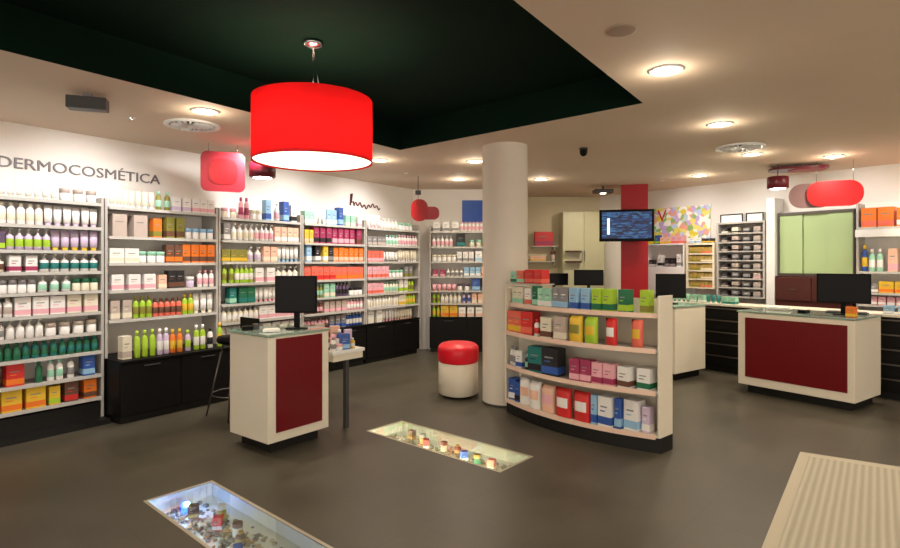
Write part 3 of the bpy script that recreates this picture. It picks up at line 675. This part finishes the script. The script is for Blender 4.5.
# ---------------------------------------------------------------- chair behind the kiosk
t = thing('bar_stool', 'black seated stool with thin splayed chrome legs half hidden behind the kiosk', 'stool', (-2.22, 5.80, 0), R(-38))
MB().lathe([(0, .76), (.17, .76), (.185, .775), (.185, .805), (.17, .825), (0, .83)], seg=28).build('seat', M_BLK2, t)
MB().box(-.17, .17, .15, .175, .84, 1.0, bev=.01).tube([(-.1, .16, .86), (-.1, .14, .78)], .01).tube([(.1, .16, .86), (.1, .14, .78)], .01).build('backrest', M_BLK2, t)
for k in range(4):
    a = PI / 4 + k * PI / 2; MB().tube([(.12 * math.cos(a), .12 * math.sin(a), .76), (.29 * math.cos(a), .29 * math.sin(a), .005)], .009).build('leg', M_STEEL, t)
mb = MB(); mb.tube([(.235 * math.cos(2 * PI * k / 24), .235 * math.sin(2 * PI * k / 24), .24) for k in range(25)], .007); mb.build('foot_ring', M_STEEL, t)

# ---------------------------------------------------------------- curved gondola
FG = Frame(.58, 5.93, -48.7); GL = 1.743; BUL = .17
def arc(x): a = max(0, min(1, x / GL)); return -BUL * 4 * a * (1 - a)
def arcpoly(y1, inset=0, x0=0, x1=GL, n=16):
    p = [(x0 + (x1 - x0) * k / n, arc(x0 + (x1 - x0) * k / n) + inset) for k in range(n + 1)]
    return p + [(x1, y1), (x0, y1)]
t = thing('product_gondola', 'curved freestanding white product gondola with a black base beside the column', 'shelving', FG.p(0, 0, 0), FG.a)
MB().prism(arcpoly(.22, .03), 0, .13).build('base', M_PLINTH, t, 'black curved base')
MB().box(.021, GL - .021, .2, .22, .131, 1.27).build('back_panel', M_WHITE, t)
for x in (0, GL - .02): MB().box(x, x + .02, .0, .22, .131, 1.31, bev=.003).build('end_panel', M_WHITE, t)
GZ = [.15, .51, .86, 1.15]
for i, z in enumerate(GZ):
    s = MB().prism(arcpoly(.199, 0 if i < 3 else .06, .021, GL - .021), z - .018, z).build('shelf', M_SHELF if i else M_WHITE, t)
    n_ = 16; mb = MB(); ins = 0 if i < 3 else .06
    pts = [(.03 + (GL - .06) * k / n_, arc(.03 + (GL - .06) * k / n_) + ins - .006, z - .008) for k in range(n_ + 1)]
    for a, b in zip(pts, pts[1:]):
        vs = [mb.bm.verts.new((a[0], a[1], z - .03)), mb.bm.verts.new((b[0], b[1], z - .03)), mb.bm.verts.new((b[0], b[1], z + .012)), mb.bm.verts.new((a[0], a[1], z + .012))]
        mb.bm.faces.new(vs)
        vs2 = [mb.bm.verts.new((v.co.x, v.co.y + .004, v.co.z)) for v in vs]; mb.bm.faces.new(vs2[::-1]); mb.bm.faces.new((vs[3], vs[2], vs2[2], vs2[3]))
    mb.build('price_rail', mat('peach_rail', (226, 196, 176), .4), s)
MB().box(.021, .50, .0, .199, 1.355, 1.37).build('shelf', M_SHELF, t)
gr = [(.15, 'carton blue white .07 .22 .1; carton blue black .05 .2 .07; pouch white peach .2 .27 .16; pouch peach pink .11 .26 .17; pouch red white .24 .27 .185; carton sky blue .035 .26 .055; carton white blue .09 .26 .13; carton blue sky .04 .26 .055; carton white sky .09 .26 .13; carton lilac white .05 .22 .07', 'bottom shelf'),
      (.51, 'bottle white grey .08 .2; carton white blue .08 .17; bottle black mint .06 .15; carton teal black .12 .25 .18; carton black blue .12 .26 .19; gap .08; carton magenta pink .13 .2 .1; carton pink magenta .13 .19 .1; carton white brown .09 .18 .11; carton white green .1 .18 .12', 'second shelf'),
      (.86, 'carton coral yellow .14 .22 .11; carton red coral .11 .23 .15; bottle white red .07 .17; carton cream brown .1 .2 .13; carton taupe cream .1 .22 .13; pouch yellow olive .1 .24 .15; pouch lime yellow .09 .24 .14; pouch red white .13 .24 .11; pouch coral yellow .13 .24 .11', 'third shelf'),
      (1.15, 'carton cream mint .12 .18; carton white coral .1 .17; carton green mint .05 .2 .07; carton mint white .12 .18; carton grey sky .12 .2 .09; carton sky blue .14 .2 .09; carton lime green .12 .2 .09; carton green lime .11 .2 .09; carton lime olive .1 .2 .08', 'fourth shelf')]
for i, (z, sp, nm) in enumerate(gr):
    row(FG, .03, GL - .03, 0, z, sp, f'on the {nm} of the gondola', f'products on the {nm} of the gondola', yfun=lambda x, i=i: max(arc(x - .06), arc(x + .06)) + (.012 if i < 3 else .07))
row(FG, .03, .49, .03, 1.37, 'carton mint green .2 .12 .08; carton coral mint .25 .13 .09; carton red coral .55 .14 .11', 'on the top shelf of the gondola', 'products on the top shelf of the gondola')

# ---------------------------------------------------------------- rear alcove
t = thing('tall_cabinet', 'tall pale green cabinet against the rear wall, left of the television', 'cabinet', (2.2, 11.34, 0))
mgr = mat('pale_green_panel', (190, 190, 156), .4, noise=.05)
MB().box(0, .82, -.4, -.01, 0, 2.56).build('body', mgr, t)
for k in (0, 1):
    d = MB().box(.005 + k * .41, .405 + k * .41, -.42, -.401, 1.02, 2.55, bev=.002).build('door', mgr, t)
    MB().box(.37 + k * .05, .38 + k * .05, -.432, -.4205, 1.6, 1.8).build('handle', M_STEEL, d)
def wshelf(x0, x1, z, label, y=11.34):
    t = thing('wall_shelf', label, 'shelf', (x0, y, z), 0, 'small wall shelves of the rear alcove')
    MB().box(0, x1 - x0, -.22, -.002, -.02, 0).build('board', M_SHELF, t)
    MB().box(.05, .07, -.18, -.002, -.08, -.021).box(x1 - x0 - .07, x1 - x0 - .05, -.18, -.002, -.08, -.021).build('bracket', M_SHELF, t)
wshelf(1.62, 2.14, 1.9, 'small wall shelf under the red box in the rear alcove')
wshelf(1.5, 2.14, 1.6, 'lower small wall shelf in the rear alcove')
place('carton', 'red', 'magenta', .36, .28, .14, (1.87, 11.2, 1.9015), 0, 'large red carton on the upper alcove shelf', 'boxes in the rear alcove')
place('jar', 'taupe', 'brown', .1, .2, .1, (2.06, 11.22, 1.6015), 0, 'brown lidded taupe jar on the lower alcove shelf', 'boxes in the rear alcove')
place('carton', 'peach', 'yellow', .3, .1, .12, (1.75, 11.2, 1.6015), 0, 'flat peach carton on the lower alcove shelf', 'boxes in the rear alcove')
def ledge(z, lab):
    t = thing('wall_shelf', lab, 'shelf', (2.24, 10.918, z), 0, 'dark ledges on the tall cabinet')
    MB().box(0, .3, -.14, -.0, -.03, 0).build('board', M_DARKW, t)
ledge(1.8, 'upper dark ledge on the front of the tall pale cabinet'); ledge(1.6, 'lower dark ledge on the front of the tall pale cabinet')

# ---------------------------------------------------------------- behind the counters
# colourful poster with the red V
t = thing('wall_banner', 'colourful pastel banner with a red letter V behind the television', 'poster', F3.p(-1.75, .27, 2.24), F3.a)
MB().box(0, 1.1, 0, .02, -.32, .32).build('panel', voro_mat('pastel_print', [(246, 246, 240), (238, 226, 120), (206, 176, 226), (246, 246, 244), (150, 190, 120), (236, 170, 150), (190, 214, 238), (226, 212, 70), (250, 246, 236)], 13, .45), t)
q, wd = text_obj('V', .3, .003, mat('v_red', (214, 40, 44), .5), 'letter', t); q.location = (.2, -.006, .08)
t = thing('wall_cabinet', 'white shelf cabinet with dark small packs under the pastel banner', 'cabinet', F3.p(-1.75, 0, 1.0), F3.a)
MB().box(0, .78, .0, .29, 0, .5).build('body', M_WHITE2, t); MB().box(0, .02, 0, .29, .5, .88).box(.76, .78, 0, .29, .5, .88).build('side_panel', M_WHITE2, t)
MB().box(0, .78, 0, .29, .88, .9).build('top_panel', M_WHITE2, t); MB().box(.021, .759, .27, .289, .501, .879).build('back_panel', M_WHITE2, t)
row(F3, -1.72, -1.0, .03, 1.5, 'carton black white .25 .12; carton white black .25 .2; carton black grey .3 .15; carton white grey .2 .22', 'in the white cabinet under the banner', 'packs in the white cabinet under the banner')
row(F3, -1.74, -.98, .03, 1.9, 'carton lime yellow .22 .14 .1; carton blue lime .16 .16; carton peach yellow .3 .12 .1; carton pink coral .3 .14 .1', 'on top of the cabinet under the banner', 'packs on the cabinet under the banner')
# gold display case
def case(fr, x0, x1, z0, z1, nsh, label, fm, bm_, name, cat, depth=.3):
    t = thing(name, label, cat, fr.p(x0, 0, z0), fr.a); L = x1 - x0; H = z1 - z0
    MB().box(0, L, depth - .02, depth, 0, H).build('back_panel', bm_, t)
    for x in (0, L - .03): MB().box(x, x + .03, 0, depth - .021, 0, H).build('side_panel', fm, t)
    MB().box(.031, L - .031, 0, depth - .021, H - .03, H).build('top_panel', fm, t)
    zs = []
    for k in range(nsh):
        z = .02 + (H - .05) * k / nsh; zs.append(z0 + z)
        MB().box(.031, L - .031, .005, depth - .021, z - .02, z).build('shelf', fm, t)
    return zs, (H - .05) / nsh
zs, hh = case(F3, -.93, -.44, 1.14, 1.90, 5, 'cream framed case of small gold packs behind the middle counter', mat('cream_frame', (232, 222, 200), .4), mat('gold_back', (178, 152, 84), .5), 'display_case', 'display case')
for i, z in enumerate(zs):
    row(F3, -.9, -.47, .02, z, f'carton gold olive .5 {hh*.75:.3f} .062; carton gold {"coral" if i in (0,4) else "cream"} .5 {hh*.72:.3f} .062', f'on {["the bottom row","the second row","the middle row","the fourth row","the top row"][i]}, gold case', 'gold packs in the cream framed case')
row(F3, -.93, -.44, .05, 1.905, 'carton white sky .5 .09 .1; carton black yellow .4 .07', 'on top of the gold case', 'packs on top of the gold case')
zs, hh = case(F3, -.40, .35, 1.02, 2.22, 8, 'grey rack of narrow shelves behind the counters, left of the white post', M_SHELF, mat('rack_back', (196, 190, 184), .5), 'storage_rack', 'rack')
for i, z in enumerate(zs):
    c = ['grey', 'taupe', 'grey', 'taupe', 'grey', 'taupe', 'taupe', 'cream'][i]
    row(F3, -.37, .32, .02, z, f'carton black {c} .22 {hh*.6:.3f} .1; carton {c} black .3 {hh*.62:.3f} .1; carton grey black .22 {hh*.5:.3f} .1; carton taupe {"pink" if i == 2 else "grey"} .26 {hh*.6:.3f} .1',
        f'on the {["lowest", "second", "third", "fourth", "fifth", "sixth", "seventh", "topmost"][i]} rack shelf', 'packs in the grey rack')
for x, wd, lab in ((-.36, .36, 'white framed box with black edge on top of the rack, wider one'), (.05, .26, 'white framed box with black edge on top of the rack, narrower one')):
    t = thing('framed_box', lab, 'box', F3.p(x, .05, 2.222), F3.a, 'framed boxes on top of the rack')
    MB().box(0, wd, 0, .15, 0, .13).build('box_body', M_WHITE2, t)
    MB().box(0, wd, -.01, -.0005, .115, .13).box(0, .015, -.01, -.0005, 0, .114).box(wd - .015, wd, -.01, -.0005, 0, .114).build('frame', M_BLK2, t)
t = thing('white_post', 'square white post between the grey rack and the green glass panels', 'post', F3.p(.37, 0, 0), F3.a)
MB().box(0, .12, 0, .29, 0, 2.55, bev=.003).build('shaft', M_WHITE2, t)
t = thing('glass_partition', 'pale green glass sliding panels above the dark red low cabinet', 'partition', F3.p(.5, 0, 0), F3.a)
mgp = mat('green_frosted', (172, 194, 142), .5)
for k in range(3):
    MB().box(.02 + k * .316, .02 + (k + 1) * .316 - .006, .10 + .02 * (k % 2), .115 + .02 * (k % 2), 1.42, 2.28).build('glass_panel', mgp, t)
MB().box(0, .98, .08, .16, 2.281, 2.32).box(0, .98, .08, .16, 1.38, 1.419).box(-.0, .018, .08, .16, 1.42, 2.28).box(.962, .98, .08, .16, 1.42, 2.28).build('frame', M_STEEL, t)
MB().box(0, .98, .2, .29, 1.0, 2.34).build('rear_panel', M_WHITE2, t)
t = thing('low_cabinet', 'dark red wood cabinet below the green glass panels', 'cabinet', F3.p(.5, 0, 0), F3.a)
MB().box(0, .98, .0, .19, 0.0, 1.375).build('body', M_DARKW, t)
for k in (0, 1): 
    d = MB().box(.01 + k * .485, .485 + k * .485, -.018, -.001, 1.02, 1.36, bev=.003).build('drawer', M_DARKW, t)
    MB().box(.2 + k * .485, .3 + k * .485, -.03, -.0185, 1.18, 1.19).build('handle', M_STEEL, d)
# shelving with the orange boxes
LR = [1.02, 1.18, 1.46, 2.05]
t = shelving(F3, 1.52, 3.3, LR, 'white wall shelving at the right edge, with orange boxes on its highest shelf', top=2.4, depth=.29)
MB().box(.0, 1.78, -.02, .0, 1.92, 2.02).build('header_board', M_WHITE2, t)
row(F3, 1.55, 3.27, .03, 2.05, 'carton orange coral .22 .26 .17; carton orange white .13 .24 .17; carton peach orange .1 .22 .13; carton orange yellow .45 .24 .17', 'on the highest shelf, right edge shelving', 'orange boxes of the right shelving')
row(F3, 1.55, 3.27, .03, 1.46, 'bottle blue yellow .05 .36 .07; bottle mint white .1 .3 .07; carton peach pink .12 .3 .1; carton mint olive .12 .33 .1; bottle coral mint .1 .3; carton green orange .1 .34; carton mint white .35 .3 .12', 'on the third shelf, right edge shelving', 'products on the third shelf of the right shelving')
row(F3, 1.55, 3.27, .03, 1.18, 'carton grey white .12 .12; carton yellow orange .3 .15 .16; carton green yellow .2 .2 .12; carton yellow green .3 .14 .14', 'on the second shelf, right edge shelving', 'products on the second shelf of the right shelving')
row(F3, 1.55, 3.27, .03, 1.02, 'carton pink white .4 .11 .08; carton white pink .2 .1 .08; carton coral peach .4 .11 .09', 'on the lowest shelf, right edge shelving', 'products on the lowest shelf of the right shelving')
# low drawer cabinets
labs = ['black low drawer cabinet in the gap between the two counters', 'black low drawer cabinet just behind the left end of the wide counter', 'black low drawer cabinet hidden behind the wide counter',
        'black low drawer cabinet behind the right end of the wide counter', 'black low drawer cabinet at the right edge, beside the wide counter', 'black low drawer cabinet furthest right, beyond the wide counter']
proto = None
for k in range(6):
    if proto is None:
        t = thing('drawer_cabinet', labs[0], 'cabinet', FC.p(-.75, 0, 0), FC.a, 'black drawer cabinets behind the counters'); proto = t
        MB().box(.02, .6, .05, .43, 0, .08).build('plinth', M_PLINTH, t); MB().box(0, .62, .02, .44, .08, .95).build('body', M_BLACK, t)
        MB().box(0, .62, -.01, .45, .951, .98, bev=.003).build('worktop', M_WHITE, t, 'white worktop')
        for j in range(5):
            z = .09 + j * .171
            d = MB().box(.004, .616, 0, .019, z, z + .165, bev=.002).build('drawer', M_BLACK, t)
            MB().box(.06, .56, -.016, -.0005, z + .135, z + .15).build('handle', M_STEEL, d)
    else:
        t = copy_tree(proto); t.location = FC.p(-.75 + .63 * k, 0, 0); t['label'] = labs[k]
row(FC, -.75, .45, .06, .98, 'jar sky teal .1 .08; tube mint teal .25 .12; carton mint white .2 .11; tube teal mint .2 .12; carton mint teal .2 .1', 'on the worktop between the counters', 'teal packs on the worktop between the counters')
row(FC, 2.05, 2.98, .06, .98, 'carton sky white .3 .1; carton white grey .3 .09; bottle blue sky .3 .13', 'on the worktop right of the wide counter', 'packs on the worktop right of the wide counter')

# ---------------------------------------------------------------- floor vitrines
def vitrine(q, label, blue, seed):
    random.seed(seed)
    o = Vector(q[0]); u = (Vector(q[1]) - o); L = u.length; v = (Vector(q[3]) - o); W = v.length; a = math.atan2(u.y, u.x)
    t = thing('floor_vitrine', label, 'floor display', (o.x, o.y, 0), a, 'glass covered display pits in the floor'); D = .11
    mb = MB().box(0, L, 0, W, -D - .02, -D); 
    mb.box(0, L, -.02, 0, -D, -.0005).box(0, L, W, W + .02, -D, -.0005).box(-.02, 0, 0, W, -D, -.0005).box(L, L + .02, 0, W, -D, -.0005)
    mb.build('pit', mat('pit_lining', (228, 228, 214), .6, noise=.08, nscale=9), t)
    MB().box(.02, L - .02, .02, W - .02, -.012, -.001).build('glass_cover', M_CLEAR, t)
    fm = mat('frame_champagne', (196, 190, 170), .3, metal=.4)
    mb = MB().box(0, L, 0, .02, -.012, .002).box(0, L, W - .02, W, -.012, .002).box(0, .02, .0205, W - .0205, -.012, .002).box(L - .02, L, .0205, W - .0205, -.012, .002)
    mb.build('frame', fm, t)
    MB().tube([(.06, .009, -.03), (L - .06, .009, -.03)], .006).build('light_strip', mat('strip_' + ('cool' if blue else 'warm'), (255, 255, 255), .5, emit=(190, 205, 255) if blue else (255, 240, 214), es=13 if blue else 60), t)
    if blue:
        MB().lathe([(0, -.022), (.016, -.026), (.024, -.042), (.02, -.1), (.0, -.1)], seg=20, cx=.17, cy=.2).build('spotlight', mat('blue_led', (80, 110, 255), .5, emit=(40, 80, 255), es=3.5), t, 'bright blue spotlight')
        light('blue_glow', 'POINT', (.205, .2, -.03), 1.4, t, size=.02, col=(.25, .4, 1))
    # pebble bed (loose, uncountable)
    mb = MB()
    cols = [(150, 140, 120), (196, 186, 160), (120, 100, 76), (190, 150, 110), (110, 110, 106)]
    for k in range(int(L * 260)):
        x, y = random.uniform(.06, L - .06), random.triangular(.06, W - .06, W * .45); r = random.uniform(.008, .02)
        m4 = Matrix.Translation((x, y, -D + r * .5)) @ Matrix.Rotation(random.uniform(0, 3), 4, 'Z') @ Matrix.Diagonal((r * 1.3, r, r * .7, 1))
        res = bmesh.ops.create_icosphere(mb.bm, subdivisions=1, radius=1, matrix=m4); mi = random.randrange(5)
        for vv in res['verts']:
            for f in vv.link_faces: f.material_index = mi; f.smooth = True
    p = mb.build('pebble_bed', [mat(f'pebble_{i}', c, .6) for i, c in enumerate(cols)], t, kind='stuff')
    fr = Frame(o.x, o.y, math.degrees(a)); opts = [('carton', 'brown', 'gold'), ('jar', 'gold', 'white'), ('carton', 'red', 'white'), ('jar', 'cream', 'brown'), ('bottle', 'brown', 'gold'), ('carton', 'blue', 'white'), ('jar', 'green', 'gold'), ('carton', 'coral', 'cream'), ('bottle', 'olive', 'cream')]
    k = 0; x = .3
    while x < L - .12:
        kd, c1, c2 = opts[k % len(opts)]; y = random.uniform(.13, W - .13)
        cap = 'label' if kd == 'carton' else 'cap'
        place(kd, c1, c2, .06, .085, .05 if kd == 'carton' else .06, fr.p(x, y, -D + .018), a + random.uniform(-1, 1), f'{c1} {kd} with {c2} {cap}, {"alone" if k == 0 else ORD[k]} in the {"front" if blue else "rear"} floor vitrine' if k else f'{c1} {kd} with {c2} {cap}, at the {"lamp" if blue else "table"} end of the {"front" if blue else "rear"} floor vitrine', 'objects in the ' + ('front' if blue else 'rear') + ' floor vitrine'); k += 1
        x += random.uniform(.12, .17)
vitrine(PIT1, 'front floor vitrine under glass with a blue spotlight inside', True, 11)
vitrine(PIT2, 'rear floor vitrine under glass, before the red pouf', False, 12)

# ---------------------------------------------------------------- entrance mat
t = thing('entrance_mat', 'large beige ribbed entrance mat at the lower right', 'mat', (0, 0, 0))
c0 = Vector((2.92, 4.67)); ul = Vector((-.606, -.795)); ur = Vector((.85, -.527))
pl = [c0, c0 + ul * 4.2, c0 + ul * 4.2 + ur * 2.9, c0 + ur * 2.9]
t.location = (c0.x, c0.y, 0); t.rotation_euler = (0, 0, math.atan2(ul.y, ul.x))
inv = Matrix.Rotation(-t.rotation_euler.z, 4, 'Z')
loc = [inv @ Vector((p.x - c0.x, p.y - c0.y, 0)) for p in pl]
MB().prism([(p.x, p.y) for p in loc], .001, .010).build('border', mat('mat_edge', (180, 172, 152), .6), t)
cc = sum(loc, Vector()) / 4; inn = [cc + (p - cc) * .95 for p in loc]
MB().prism([(p.x, p.y) for p in inn], .0102, .014).build('ribbed_pile', wave_mat('mat_rib', (182, 176, 158), (160, 154, 136), 7, .8, 'Y', .8), t)
print('products', COUNT[0])
